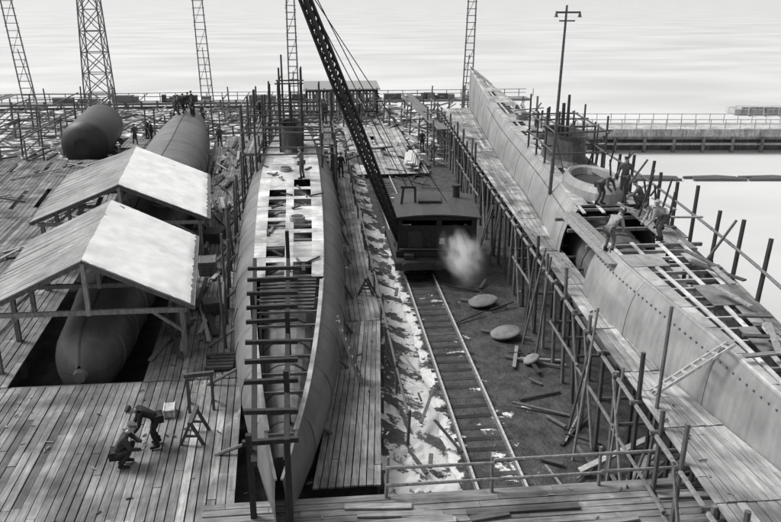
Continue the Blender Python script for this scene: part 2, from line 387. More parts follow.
# ---------------------------------------------------------------- decks / staging
mb=MB()
planks(mb,(-24,13.2,1.5),(-2.1,13.2,1.5),(-2.62,23.6,1.5),(-24,23.6,1.5),.24,tone=.25)
planks(mb,(-5.9,23.65,1.5),(-2.62,23.65,1.5),(-4.35,45,1.5),(-7.0,45,1.5),.24,tone=.24)
planks(mb,(-7.0,45.05,1.5),(-4.35,45.05,1.5),(-4.6,72,1.5),(-9.0,72,1.5),.26,tone=.22,miss=.04)
planks(mb,(-24,23.65,1.5),(-10.2,23.65,1.5),(-11.6,45,1.5),(-26,45,1.5),.26,tone=.22,miss=.03)
planks(mb,(-26,45.05,1.5),(-12.0,45.05,1.5),(-14.5,62,1.5),(-28,62,1.5),.28,tone=.2,miss=.1)
for y in range(14,60,3):
    for x in (-22,-16,-11.5,-4.5):
        xx=x-(y-21)*.06 if y>21 else x
        mb.beam((xx,y,0),(xx,y,1.44),.22,.22,.15)
mb.beam((-10.3,23.75,1.2),(-5.8,23.75,1.2),.2,.4,.2)
mb.obj('plank_deck',WOOD)
mb=MB()
planks(mb,(-.35,17.2,1.5),(1.45,17.2,1.5),(2.35,28,1.5),(.95,28,1.5),.2,tone=.28)
planks(mb,(.95,28.05,1.5),(2.4,28.05,1.5),(2.4,66,1.5),(1.05,66,1.5),.22,tone=.27,miss=.02)
for y in range(18,66,2):
    xe=lerp(1.4,2.3,min(1,(y-17)/10)); mb.beam((xe,y,0),(xe,y,1.45),.18,.18,.14)
    mb.beam((-.2+(.9 if y>26 else 0),y,1.38),(xe,y,1.38),.14,.12,.15)
mb.obj('plank_walkway',WOOD)
mb=MB()
planks(mb,(-3.0,16.6,1.62),(-3.0,13.6,1.62),(17,13.6,1.62),(17,16.6,1.62),.26,tone=.28,seg=5)
for x in range(-2,17,2): mb.beam((x,16.4,0),(x,16.4,1.57),.2,.2,.15)
mb.beam((-3,16.5,1.45),(17,16.5,1.45),.2,.22,.16)
for k in range(10):
    x=R.uniform(0,12);y=R.uniform(14.6,16.2);L=R.uniform(.8,3); mb.beam((x,y,1.66),(x+L,y+R.uniform(-.3,.3),1.68),.2,.05,R.choice((.12,.3,.45)))
mb.obj('plank_walkway',WOODX)
def rail(name,pts,h=1.05,n=2,r=.045,col=.25,lean=.1):
    mb=MB()
    for i,p in enumerate(pts):
        mb.pole(p,(p[0]+R.uniform(-lean,lean),p[1]+R.uniform(-lean,lean),p[2]+h+R.uniform(0,.25)),r*1.1,col)
    for k in range(n):
        z=h*(k+1)/n-.03
        for p,q in zip(pts[:-1],pts[1:]): mb.pole((p[0],p[1]-.06,p[2]+z+R.uniform(-.05,.05)),(q[0],q[1]-.06,q[2]+z+R.uniform(-.05,.05)),r,col*1.2)
    return mb.obj(name,POLE)
rail('walkway_railing',[(x,16.45,1.62) for x in(1.5,4.2,7,9.6,11.3)],.95,2,.045,.3)
rail('walkway_railing',[(x,13.9,1.62) for x in(-1.2,-.4,1.2,2.4)],.9,1,.05,.08)

def SL(y): return 8.15+(y-13.8)*.0635
mb=MB()
ys=[10,13,16,19,22,26,30,35,40,46,52,58,66,74]
for y0,y1 in zip(ys[:-1],ys[1:]):
    def inn(y): a=A(T2,y); return max(SL(y)+1.0,a[0]-a[1]-.05)
    planks(mb,(SL(y0),y0,3.5),(inn(y0),y0,3.5),(inn(y1),y1-.04,3.5),(SL(y1),y1-.04,3.5),.24,tone=.34,seg=4)
mb.obj('staging_planks',WOOD)
mb=MB()
y=11.5
while y<74:
    x=SL(y)
    top=3.5+(R.uniform(.1,1.3) if R.random()<.45 else 0)
    mb.pole((x-.12+R.uniform(-.1,.1),y,0),(x-.1+R.uniform(-.1,.1),y+R.uniform(-.1,.1),top),.08,.2*R.uniform(.5,1.7))
    mb.pole((x+1.0,y+.1,0),(x+1.0,y+.1,3.4),.08,.1)
    mb.pole((x-.3,y,3.36),(x+1.6,y,3.36),.07,.16)
    if R.random()<.6: mb.pole((x-.2,y,1.8),(x+1.2,y,1.8),.06,.16)
    if R.random()<.3: mb.pole((x-.2,y,.1),(x-.12,y+1.7,3.4),.055,.25*R.uniform(.6,1.5))
    y+=1.5
y=11.
while y<72:
    mb.pole((SL(y)-.16,y,3.3),(SL(y+4)-.16,y+4,3.3),.07,.3)
    if R.random()<.7: mb.pole((SL(y)-.2,y,1.85),(SL(y+4)-.2,y+4,1.75),.055,.24)
    y+=3.9
for k in range(9):
    y=R.uniform(16,42); x=SL(y); mb.pole((x-R.uniform(.3,.9),y+R.uniform(-.5,.5),0),(x-.1,y,3.0+R.uniform(-.6,1.2)),.055,.3*R.uniform(.5,1.4))
mb.pole((8.3,16.6,0),(8.75,17.2,6.2),.06,.2)
mb.pole((7.6,20,0),(8.2,20.6,4.8),.05,.35)
mb.obj('timber_staging',POLE)
mb=MB()
for y0,y1 in zip(ys[:-1],ys[1:]):
    a=A(T2,y0);b=A(T2,y1)
    if y1>60: break
    planks(mb,(a[0]+a[1]+.1,y0,3.9),(a[0]+a[1]+1.5,y0,3.9),(b[0]+b[1]+1.5,y1-.04,3.9),(b[0]+b[1]+.1,y1-.04,3.9),.24,tone=.2,seg=4,miss=.08)
mb.obj('staging_planks',WOOD)
mb=MB()
y=14.
while y<60:
    a=A(T2,y);x=a[0]+a[1]+1.2
    mb.pole((x,y,-.1),(x+R.uniform(-.1,.6),y+R.uniform(-.2,.3),R.uniform(5.2,6.3)),.1,.1)
    mb.pole((x+.1,y,5.1),(A(T2,y+2.2)[0]+A(T2,y+2.2)[1]+1.3,y+2.2,5.1),.06,.25); mb.pole((x-1.5,y,3.8),(x+.3,y,3.8),.07,.14)
    if R.random()<.5: mb.pole((x-1.3,y,3.9),(x+.4,y+.6,5.9),.06,.2)
    y+=2.2
mb.obj('timber_staging',POLE)
mb=MB()
for k in range(44):
    y=R.uniform(14,58);a=A(T2,y);x=a[0]+R.uniform(.1,1.1)*a[1]
    L=R.uniform(.6,2.4);an=R.uniform(-.5,.5)+math.pi/2*(R.random()<.35)
    mb.beam((x-math.sin(an)*L/2,y-math.cos(an)*L/2,a[3]+.2+R.uniform(0,.1)),(x+math.sin(an)*L/2,y+math.cos(an)*L/2,a[3]+.2+R.uniform(0,.2)),.16,.05,.35*R.uniform(.3,1.7))
for k in range(26):
    y=R.uniform(22,50);a=A(T2,y);x=a[0]+R.uniform(.2,1.2)*a[1]
    mb.pole((x,y,a[3]),(x+R.uniform(-.3,.3),y+R.uniform(-.3,.3),a[3]+R.uniform(.5,1.7)),.05,.1)
for y in (36.4,38.6,40.8,43):
    a=A(T2,y)
    for s in(-.75,.75): mb.pole((a[0]+s*1.7,y,5.2),(a[0]+s*1.7,y,R.uniform(7.2,8.8)),.06,.12)
    for z in(6.3,7.3): mb.pole((a[0]-1.5,y,z),(a[0]+1.5,y,z+R.uniform(-.1,.1)),.05,.15)
for z in (6.35,7.35):
    for s in(-1.28,1.28): mb.pole((A(T2,36)[0]+s,36,z),(A(T2,43.4)[0]+s,43.4,z),.05,.15)
mb.obj('scaffold',POLE)
def ladder(name,p,q,nr,side,w,col=.35,r=.09):
    mb=MB();p=V(p);q=V(q);s=V(side).normalized()*w/2
    mb.beam(p-s,q-s,r,r*.8,col);mb.beam(p+s,q+s,r,r*.8,col)
    for i in range(nr):
        t=(i+.5)/nr; c=p.lerp(q,t); mb.beam(c-s,c+s,.05,.05,col)
    return mb.obj(name,POLE)
ladder('ladder',(8.7,17.6,3.56),(10.1,16.6,5.4),8,(-.2,-1,.35),.6,.7,.08)
ladder('ladder',(1.25,23,1.55),(.55,23.4,3.6),7,(0.1,1,0),.4)

mb=MB()
for x0,x1 in((-1.62,-2.4),(-.88,-1.15)):
    mb.beam((x0,15.6,3.35),(x1,28.2,4.1),.14,.15,.05)
y=16.3
while y<28:
    t=(y-15.6)/12.6; mb.beam((lerp(-1.9,-2.65,t),y,3.45+.75*t),(lerp(-.6,-.8,t),y+R.uniform(-.1,.1),3.45+.75*t),.12,.12,.06); y+=R.uniform(1.0,1.5)
for x,y,z0,z1 in((-1.15,28.2,3.5,5.2),(-1.0,22.,2.9,4.5),(-1.75,16,0,3.9),(-.85,15.6,0,4.0),(-2.2,24,1,4.4),(-.95,18.6,1.5,4.2)):
    mb.beam((x,y,z0),(x,y,z1),.14,.14,.05)
mb.obj('timber_frame',POLE)
mb=MB()
for y in (46.5,48.6,51,53.5,56,58.5,61):
    for x in(-4.3,-3.4,.5,1.2):
        mb.pole((x+R.uniform(-.1,.1),y,0),(x+R.uniform(-.15,.15),y+R.uniform(-.2,.2),R.uniform(5.2,7.8)),.07,.12)
    for z in(4.6,5.9): mb.pole((-4.5,y,z+R.uniform(-.1,.1)),(1.4,y,z+R.uniform(-.1,.1)),.06,.16)
for z in(4.6,5.9):
    for x in(-4.3,-3.4,.5,1.2): mb.pole((x,46,z),(x,61.5,z),.06,.16)
for x,y in((-2.2,52),(-.8,52),(-2.2,50),(-.8,50),(-2.1,54.5),(-.8,54.5)):
    mb.pole((x,y,4),(x,y,R.uniform(8.4,10.2)),.07,.1)
for z in(7.2,8.4): mb.pole((-2.4,52,z),(-.6,52,z),.05,.1);mb.pole((-2.4,50,z),(-.6,50,z),.05,.1);mb.pole((-2.2,49.6,z),(-2.2,54.8,z),.05,.1);mb.pole((-.8,49.6,z),(-.8,54.8,z),.05,.1)
planks(mb,(-4.3,46.5,4.72),(-3.4,46.5,4.72),(-3.4,61,4.72),(-4.3,61,4.72),.22,tone=.25)
planks(mb,(.5,49,4.72),(1.2,49,4.72),(1.2,61,4.72),(.5,61,4.72),.22,tone=.25)
mb.obj('scaffold',POLE)
rail('walkway_railing',[(2.35,y,1.5) for y in range(19,64,3)],1.0,1,.045,.14,.15)
mb=MB()
y=26
while y<46:
    a=A(T1,y);x=a[0]-a[1]-.35
    mb.pole((x,y,1.4),(x+R.uniform(-.2,.2),y+R.uniform(-.2,.2),R.uniform(3.4,5.2)),.06,.14)
    if R.random()<.6: mb.pole((x,y,3.2),(A(T1,y+2)[0]-A(T1,y+2)[1]-.35,y+2,3.3),.05,.18)
    y+=R.uniform(1.6,2.6)
y=19.
while y<60:
    a=A(T1,y)
    mb.pole((a[0]-a[1]-1.0,y,1.5),(a[0]-a[1]*.97,y,a[3]-1.2),.06,.2*R.uniform(.6,1.4))
    mb.pole((a[0]+a[1]+.35,y+.8,1.5),(a[0]+a[1]*.97,y+.8,a[3]-1.3),.06,.2*R.uniform(.6,1.4))
    y+=R.uniform(2.6,4.6)
mb.obj('hull_shores',POLE)

# ---------------------------------------------------------------- gabled shelters
def shelter(name,r0,r1,hw,zl,zr_,zt):
    e=empty(name);r0=V(r0);r1=V(r1);d=(r1-r0).normalized();p=V((d.y,-d.x,0))
    mb=MB()
    def pt(t,s,z): q=r0.lerp(r1,t)+p*s; return (q.x,q.y,z)
    for i in range(30):
        a,b=i/30,(i+1)/30-.002;jl=R.uniform(-.04,.04)
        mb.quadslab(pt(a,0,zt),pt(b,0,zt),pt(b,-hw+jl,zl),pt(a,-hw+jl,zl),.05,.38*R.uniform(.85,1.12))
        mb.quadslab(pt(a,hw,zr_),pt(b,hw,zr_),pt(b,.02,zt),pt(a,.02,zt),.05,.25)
    mb.obj('roof_boards',ROOF,e)
    mb=MB(); nu,nv=44,26; vs=[]
    for i in range(nu+1):
        for j in range(nv+1):
            eu=i/nu*.985+.008;ev=j/nv*.965+.004
            if i in(0,nu): eu+=.012*noise.noise(V((j*.7,i,0)))
            if j==nv: ev+=.025*noise.noise(V((i*.6,7,0)))
            q=pt(eu,hw*ev,lerp(zt,zr_,ev))
            hh=.05+.06*noise.noise(V((q[0]*.8,q[1]*.8,0)))+.03*noise.noise(V((q[0]*3,q[1]*3,3)))
            if i in(0,nu) or j==nv: hh=.004
            vs.append((q[0],q[1],q[2]+hh))
    fs=[(i*(nv+1)+j,i*(nv+1)+j+1,(i+1)*(nv+1)+j+1,(i+1)*(nv+1)+j) for i in range(nu) for j in range(nv)]
    mb.add(vs,fs,.9); mb.obj('roof_snow',SNOW,e,True)
    mb=MB()
    for t in (0.02,.34,.66,.98):
        mb.beam(pt(t,-hw,zl-.14),pt(t,0,zt-.14),.12,.16,.25); mb.beam(pt(t,0,zt-.14),pt(t,hw,zr_-.14),.12,.16,.25)
        mb.beam(pt(t,-hw*.93,zl-.2),pt(t,hw*.93,zr_-.2),.12,.16,.4)
        mb.beam(pt(t,0,min(zl,zr_)-.15),pt(t,0,zt-.15),.14,.14,.5)
        for s,z in((-1,zl),(1,zr_)):
            mb.beam(pt(t,s*hw*.88,.0),pt(t,s*hw*.88,z-.1),.16,.16,.3)
            mb.beam(pt(t,s*hw*.88,z-1.0),pt(t,s*hw*.6,z-.2),.1,.1,.35)
    mb.beam(pt(0,-hw,zl-.08),pt(1,-hw,zl-.08),.08,.14,.3);mb.beam(pt(0,hw,zr_-.08),pt(1,hw,zr_-.08),.08,.14,.3)
    mb.obj('timber_frame',POLE,e)
shelter('timber_shelter',(-7.75,24.9,0),(-8.7,33.2,0),3.45,3.8,3.5,5.35)
shelter('timber_shelter',(-9.1,36.0,0),(-10.3,46,0),4.0,3.8,3.5,5.35)

# ---------------------------------------------------------------- railway track + steam crane
mb=MB()
for x in(4.35,5.79):
    mb.beam((x,14,.15),(x,72,.15),.07,.04,.6); mb.beam((x,14,.075),(x,72,.075),.03,.12,.2); mb.beam((x,14,.02),(x,72,.02),.13,.03,.2)
y=14.
while y<72: mb.box((5.12+R.uniform(-.05,.05),y,-.012),(1.9,.22,.05),R.uniform(-.03,.03),.07*R.uniform(.6,1.4),1); y+=R.uniform(.62,.74)
mb.obj('railway_track',[DARKST,WOODX])
cr=empty('steam_crane')
mb=MB()
cx=5.07;CY=38.9
mb.box((cx,CY,.95),(2.5,5.6,.35),0,.06)
for yy in(CY-1.9,CY-.6,CY+.8,CY+2.1):
    for s in(-1,1): mb.tube([(cx+s*.66,yy,.62),(cx+s*.8,yy,.62)],.45,18,.05)
    mb.beam((cx-.8,yy,.62),(cx+.8,yy,.62),.1,.1,.05)
for yy in(CY-2.85,CY+2.85):
    mb.box((cx,yy,.9),(2.6,.15,.4),0,.07)
    for s in(-1,1): mb.tube([(cx+s*.85,yy,.95),(cx+s*.85,yy+(-.35 if yy<CY else .35),.95)],[.12,.2],12,.07)
mb.tube([(cx,CY,1.1),(cx,CY,1.35)],1.1,24,.05)
mb.obj('chassis',DARKST,cr)
mb=MB()
a=-.10
def C(x,y,z): return (cx+1.1+x*math.cos(a)-y*math.sin(a),CY+.1+x*math.sin(a)+y*math.cos(a),z)
def cb(x,y,z,dx,dy,dz,col,mi=0):
    c=C(x,y,z); mb.box(c,(dx,dy,dz),a,col,mi)
cb(0,0,1.3,4.1,4.8,.3,.04)
cb(0,-2.2,2.1,3.9,.08,1.3,.035); cb(0,-2.2,3.12,3.9,.08,.2,.035)
for x in(-1.85,.1,1.85): cb(x,-2.2,2.88,.26,.075,.26,.035)
cb(-1.94,0,2.3,.08,4.4,1.8,.035); cb(1.94,0,2.3,.08,4.4,1.8,.035); cb(0,2.2,2.35,3.9,.08,1.6,.035)
cb(.25,-2.27,1.95,.26,.04,.3,.5); cb(-1.1,-2.26,2.0,.7,.03,.9,.06)
mb.tube([C(1.15,-2.25,2.1),C(1.15,-2.45,2.1)],[.55,.5],20,.05); mb.tube([C(1.15,-2.45,2.1),C(1.15,-2.5,2.1)],[.2,.18],14,.09)
mb.tube([C(-1.9,-2.4,1.55),C(1.9,-2.4,1.55)],.05,8,.1)
for i in range(11): cb(-1.9+i*.38,-2.245,2.1,.03,.02,1.2,.055)
for x in(-1.4,1.4): cb(x,-2.6,1.25,.5,.5,.25,.06)
nr=12
for i in range(nr):
    x0=-2.15+4.3*i/nr;x1=-2.15+4.3*(i+1)/nr
    z=lambda x:3.22+.16*(1-(x/2.15)**2)
    mb.quadslab(C(x0,-2.5,z(x0)),C(x1,-2.5,z(x1)),C(x1,2.4,z(x1)),C(x0,2.4,z(x0)),.06,.085*R.uniform(.85,1.15))
mb.tube([C(1.2,1.3,3.3),C(1.2,1.3,3.9)],[.2,.18],14,.05); mb.tube([C(1.2,1.3,3.9),C(1.2,1.3,4.0)],.25,14,.05)
cb(-.3,.4,3.45,1.2,1.4,.14,.07)
mb.tube([C(1.0,.9,1.5),C(1.0,.9,3.2)],.65,18,.05)
cb(.1,2.9,1.9,2.6,1.3,.9,.05)
for s in(-.5,.5): mb.beam(C(-1.5+s,-.6,1.5),C(-1.35+s*.6,0.3,4.1),.12,.12,.05)
mb.beam(C(-1.8,.3,4.1),C(-1.0,.3,4.1),.12,.12,.05)
mb.obj('cabin',DARKST,cr)
mb=MB()
foot=V((4.2,37.6,1.75)); tip=V((-1.0,30.0,15.6)); ax=(tip-foot).normalized(); sd_=ax.cross(V((0,0,1))).normalized(); up=sd_.cross(ax).normalized()
def J(t,i,j):
    w=.13+.05*math.sin(math.pi*min(1,t*1.05)) ; h=.1+.08*math.sin(math.pi*min(1,t*1.05))
    return foot.lerp(tip,t)+sd_*i*w+up*j*h
NS=38
for k in range(NS):
    t0,t1=k/NS,(k+1)/NS
    for i in(-1,1):
        for j in(-1,1): mb.beam(J(t0,i,j),J(t1,i,j),.1,.1,.04)
    for i in(-1,1): mb.beam(J(t0,i,-1),J(t1,i,1),.05,.05,.04)
    for j in(-1,1): mb.beam(J(t0,-1,j),J(t1,1,j),.07,.05,.04); mb.beam(J(t0,1,j),J(t1,-1,j),.07,.05,.04)
    mb.beam(J(t0,-1,-1),J(t0,1,-1),.05,.05,.04)
mb.tube([tip-sd_*.2,tip+sd_*.2],.3,16,.05)
mb.obj('jib',DARKST,cr)
mb=MB()
fr=V(C(-1.3,.3,4.1))
for o in(-.2,.2): mb.tube([tip+sd_*o,fr+sd_*o],.022,5,.05)
mb.tube([tip+sd_*.3,V(C(.6,0,3.4))],.02,5,.05)
mb.obj('cables',DARKST,cr)
# steam
sm=bpy.data.materials.new('steam');sm.use_nodes=True;nt=sm.node_tree;nt.nodes.remove(nt.nodes['Principled BSDF'])
vs=nt.nodes.new('ShaderNodeVolumePrincipled');nn=nt.nodes.new('ShaderNodeTexNoise');nn.inputs['Scale'].default_value=2.0;nn.inputs['Detail'].default_value=4
vs.inputs['Color'].default_value=(1,1,1,1);vs.inputs['Emission Color'].default_value=(1,1,1,1)
tc=nt.nodes.new('ShaderNodeTexCoord');nt.links.new(tc.outputs['Object'],nn.inputs['Vector'])
ln=nt.nodes.new('ShaderNodeVectorMath');ln.operation='LENGTH';nt.links.new(tc.outputs['Object'],ln.inputs[0])
fo=nt.nodes.new('ShaderNodeMapRange');fo.inputs['From Min'].default_value=.95;fo.inputs['From Max'].default_value=.0;nt.links.new(ln.outputs['Value'],fo.inputs['Value'])
pw=nt.nodes.new('ShaderNodeMath');pw.operation='POWER';pw.inputs[1].default_value=1.8;nt.links.new(fo.outputs[0],pw.inputs[0])
mr=nt.nodes.new('ShaderNodeMapRange');mr.inputs['From Min'].default_value=.42;mr.inputs['From Max'].default_value=.62;mr.inputs['To Max'].default_value=5.0;nt.links.new(nn.outputs['Fac'],mr.inputs['Value'])
mm=nt.nodes.new('ShaderNodeMath');mm.operation='MULTIPLY';nt.links.new(mr.outputs[0],mm.inputs[0]);nt.links.new(pw.outputs[0],mm.inputs[1]);nt.links.new(mm.outputs[0],vs.inputs['Density'])
m5=nt.nodes.new('ShaderNodeMath');m5.operation='MULTIPLY';m5.inputs[1].default_value=.25;nt.links.new(mm.outputs[0],m5.inputs[0]);nt.links.new(m5.outputs[0],vs.inputs['Emission Strength'])  # faint glow added to the steam so it reads white
nt.links.new(vs.outputs[0],nt.nodes['Material Output'].inputs['Volume'])
bpy.ops.mesh.primitive_ico_sphere_add(subdivisions=3,location=(6.9,35.0,1.7)); o=bpy.context.object;o.name='steam_cloud';o.scale=(1.25,1.0,1.9);o.rotation_euler=(0,-.45,0);o.data.materials.append(sm)

# ---------------------------------------------------------------- rubble bank, debris, timber
def chunk(mb,c,s,col,mi=0):
    vs=[]
    for x in(-1,1):
        for y in(-1,1):
            for z in(-1,1): vs.append((c[0]+x*s*R.uniform(.3,1),c[1]+y*s*R.uniform(.3,1),c[2]+z*s*R.uniform(.15,.5)))
    mb.add(vs,[(0,1,3,2),(4,6,7,5),(0,4,5,1),(2,3,7,6),(0,2,6,4),(1,5,7,3)],col,mi)
mb=MB(); NX,NY=14,200; vs=[]
for j in range(NY+1):
    y=16.6+46*j/NY
    for i in range(NX+1):
        u=i/NX; x=1.6+u*2.3; z=.95*(1-u)**1.3+.22*noise.noise(V((x*1.3,y*1.3,0)))*(1-u)+.1*noise.noise(V((x*4,y*4,5)))*(1-u*.8)
        if i==NX: z=-.05
        vs.append((x+.25*u*noise.noise(V((y*.8,x,2))),y,z+.0))
mb.add(vs,[(j*(NX+1)+i,j*(NX+1)+i+1,(j+1)*(NX+1)+i+1,(j+1)*(NX+1)+i) for j in range(NY) for i in range(NX)],.11)
for k in range(420):
    y=R.uniform(17,60); x=2.5+abs(R.gauss(0,.5))
    chunk(mb,(x,y,max(.03,.75*max(0,1-(x-1.6)/2.3)**1.3)),R.uniform(.04,.14),R.choice((.1,.15,.25,.4)))
mb.obj('rubble_bank',RUB,smooth=False)
mb=MB()
for k in range(70):
    y=R.uniform(18,60); x=R.uniform(6.5,8.6) if R.random()<.7 else R.uniform(2.6,3.9)
    L=R.uniform(.5,2.4);an=R.uniform(0,3.14)
    if x<4: an=R.uniform(1.2,1.9)
    z0=.05 if x>4 else .4
    mb.beam((x-math.cos(an)*L/2,y-math.sin(an)*L/2,z0+R.uniform(0,.1)),(x+math.cos(an)*L/2,y+math.sin(an)*L/2,z0+R.uniform(0,.2)),R.uniform(.05,.16),.05,R.choice((.07,.12,.2,.4)))
for k in range(16):
    y=R.uniform(17.2,19.5);x=R.uniform(6.8,11.5);L=R.uniform(1.5,3.5);an=R.uniform(-.5,.7)
    mb.beam((x,y,.2),(x+math.cos(an)*L,y+math.sin(an)*L,R.uniform(.3,1.4)),.22,.06,R.choice((.2,.3,.5)))
mb.obj('scrap_timber',POLE)
for (x,y,r) in((7.7,29.2,.62),(7.5,32.8,.66),(8.1,26.6,.3)):
    mb=MB(); n=28
    rings=[[(x+math.cos(2*math.pi*i/n)*r*s*(1+.03*math.sin(i*1.7)),y+math.sin(2*math.pi*i/n)*r*s,z+.12*math.cos(2*math.pi*i/n)*s) for i in range(n)] for z,s in((.2,1),(.26,1.0),(.3,.9),(.42,.2))]
    mb.add([p for q in rings for p in q],[(k*n+i,k*n+(i+1)%n,(k+1)*n+(i+1)%n,(k+1)*n+i) for k in range(3) for i in range(n)]+[tuple(range(n-1,-1,-1)),tuple(range(3*n,4*n))],.24)
    mb.pole((x-.9,y+.6,.1),(x+1.0,y-.5,.12),.06,.15); mb.obj('steel_disc',PAINT)
mb=MB()
for k in range(80):
    y=R.uniform(25,66);x=-3.6-(y-22)*.05-R.uniform(0,2.2);L=R.uniform(.8,3.5);an=math.pi/2+R.gauss(.08,.2)
    z=1.53+R.uniform(0,.12)
    mb.beam((x,y,z),(x+math.cos(an)*L,y+math.sin(an)*L,z+R.uniform(0,.1)),R.uniform(.08,.22),.06,R.choice((.06,.12,.25,.5)))
for k in range(45):
    y=R.uniform(24,60);x=R.uniform(-24,-13.5);L=R.uniform(1,4);an=R.uniform(0,3.1)
    mb.beam((x,y,1.56),(x+math.cos(an)*L,y+math.sin(an)*L,1.56+R.uniform(0,.3)),R.uniform(.1,.25),.06,R.choice((.08,.15,.3,.5)))
mb.obj('loose_timber',POLE)
mb=MB()
for k in range(170):
    q=R.random()
    if q<.25: x,y,z=R.uniform(-11,-2.6),R.uniform(14,23),1.53
    elif q<.5: y=R.uniform(24,44);x,z=-3.4-(y-24)*.06-R.uniform(0,1.8),1.53
    elif q<.65: y=R.uniform(18,50);x,z=R.uniform(1.1,2.2),1.53
    elif q<.9: y=R.uniform(13,45);x,z=SL(y)+R.uniform(.1,.9),3.53
    else: x,y,z=R.uniform(-2,12),R.uniform(14,16.4),1.65
    L=R.uniform(.04,.22);an=R.uniform(0,3.1); mb.beam((x,y,z),(x+math.cos(an)*L,y+math.sin(an)*L,z+.01),R.uniform(.02,.05),.02,R.choice((.05,.1,.35,.5)))
mb.obj('wood_offcuts',POLE)
def crate(name,c,d,rz,col):
    mb=MB();x,y,z=d;ca,sa=math.cos(rz),math.sin(rz)
    for i in range(4): mb.box((c[0],c[1],c[2]+z*(i+.5)/4),(x,y,z/4-.015),rz,col*R.uniform(.85,1.15))
    for k in(-1,1): mb.box((c[0]+ca*k*x*.42,c[1]+sa*k*x*.42,c[2]+z/2),(x*.1,y+.04,z+.03),rz,col*1.2)
    mb.obj(name,POLE)
crate('wooden_crate',(-4.65,21.4,1.52),(.35,.5,.25),.1,.7)
crate('wooden_crate',(-4.3,29.5,1.52),(.8,.7,.5),.3,.12)
crate('wooden_crate',(-5.1,34.5,1.52),(.8,1.1,.6),.1,.22)
crate('wooden_crate',(-5.4,39.5,1.52),(1.0,1.2,.5),-.2,.1)
def trestle(c,L,h,rz):
    mb=MB();ca,sa=math.cos(rz),math.sin(rz)
    def W(x,y,z): return (c[0]+ca*x-sa*y,c[1]+sa*x+ca*y,c[2]+z)
    mb.beam(W(-L/2,0,h),W(L/2,0,h),.12,.12,.12)
    for s in(-1,1):
        for t in(-1,1): mb.beam(W(s*L*.4,t*.32,0),W(s*L*.4,0,h),.08,.08,.12)
        mb.beam(W(s*L*.4,-.2,h*.4),W(s*L*.4,.2,h*.4),.06,.06,.12)
    mb.obj('sawhorse',POLE)
trestle((-3.75,21.8,1.5),.9,1.1,.15); trestle((-3.7,20.0,1.5),1.0,.7,1.5); trestle((2.0,31,1.5),.5,.7,1.4)
mb=MB()
for i in range(5): mb.tube([(-3.95+R.uniform(-.1,.1),24.2+.25*i,1.6),(-3.0,24.2+.25*i,1.6)],.1,8,.08)
mb.obj('log_pile',POLE)

# ---------------------------------------------------------------- masts
def lattice(name,c,w0,w1,h,n,r=.09,col=.24):  # default grey lightened: distance haze is put into the colour
    mb=MB()
    def q(t,i,j): w=lerp(w0,w1,t)/2; return V((c[0]+i*w,c[1]+j*w,c[2]+h*t))
    for k in range(n):
        t0,t1=k/n,(k+1)/n
        for i,j in((-1,-1),(1,-1),(1,1),(-1,1)): mb.beam(q(t0,i,j),q(t1,i,j),r*1.5,r*1.5,col)
        for a_,b_ in(((-1,-1),(1,-1)),((1,-1),(1,1)),((1,1),(-1,1)),((-1,1),(-1,-1))):
            mb.beam(q(t0,*a_),q(t1,*b_),r,r,col);mb.beam(q(t0,*b_),q(t1,*a_),r,r,col);mb.beam(q(t1,*a_),q(t1,*b_),r,r,col)
    mb.obj(name,DARKST)
lattice('lattice_mast',(-25.9,99,0),3.1,1.5,22,9)
def laddermast(p,q,w,nr,col=.26,r=.13):  # far mast, paler grey carries the haze
    mb=MB();p=V(p);q=V(q);s=V((w/2,0,0))
    mb.beam(p-s,q-s*.7,r,r,col);mb.beam(p+s,q+s*.7,r,r,col)
    for i in range(nr):
        t=(i+.5)/nr;c=p.lerp(q,t);mb.beam(c-s,c+s,r*.6,r*.6,col)
    for i in range(0,nr,4):
        c=p.lerp(q,i/nr);c2=p.lerp(q,min(1,(i+4)/nr));mb.beam(c-s,c2+s,r*.4,r*.4,col)
    mb.beam(p+V((0,2.5,0)),p.lerp(q,.45),r*.7,r*.7,col)
    mb.obj('ladder_mast',DARKST)
laddermast((-13.4,102,0),(-13.9,102,17),1.5,20)
laddermast((-34.8,101,0),(-36.3,101,17),1.6,20)
laddermast((-1.9,78,0),(-1.9,78,15),1.0,24)
laddermast((16.9,86,0),(17.3,86,17),1.1,24)
mb=MB()
b0=V((10.85,34.4,4.8))
mb.tube([b0,b0+V((.1,0,4)),b0+V((.2,0,8.4))],[.09,.07,.05],8,.14)
t=b0+V((.2,0,8.1)); mb.beam(t-V((.45,0,0)),t+V((.6,0,0)),.06,.08,.12); mb.beam(t-V((.3,0,.35)),t+V((.4,0,-.35)),.05,.06,.12)
for s in(-.45,.6): mb.tube([t+V((s,0,.05)),t+V((s,0,-.1)),t+V((s,0,-.2))],[.03,.06,.1],10,.2)
mb.beam(b0+V((0,0,3)),b0+V((.9,.4,0.4)),.03,.03,.12)
mb.obj('lamp_post',DARKST)

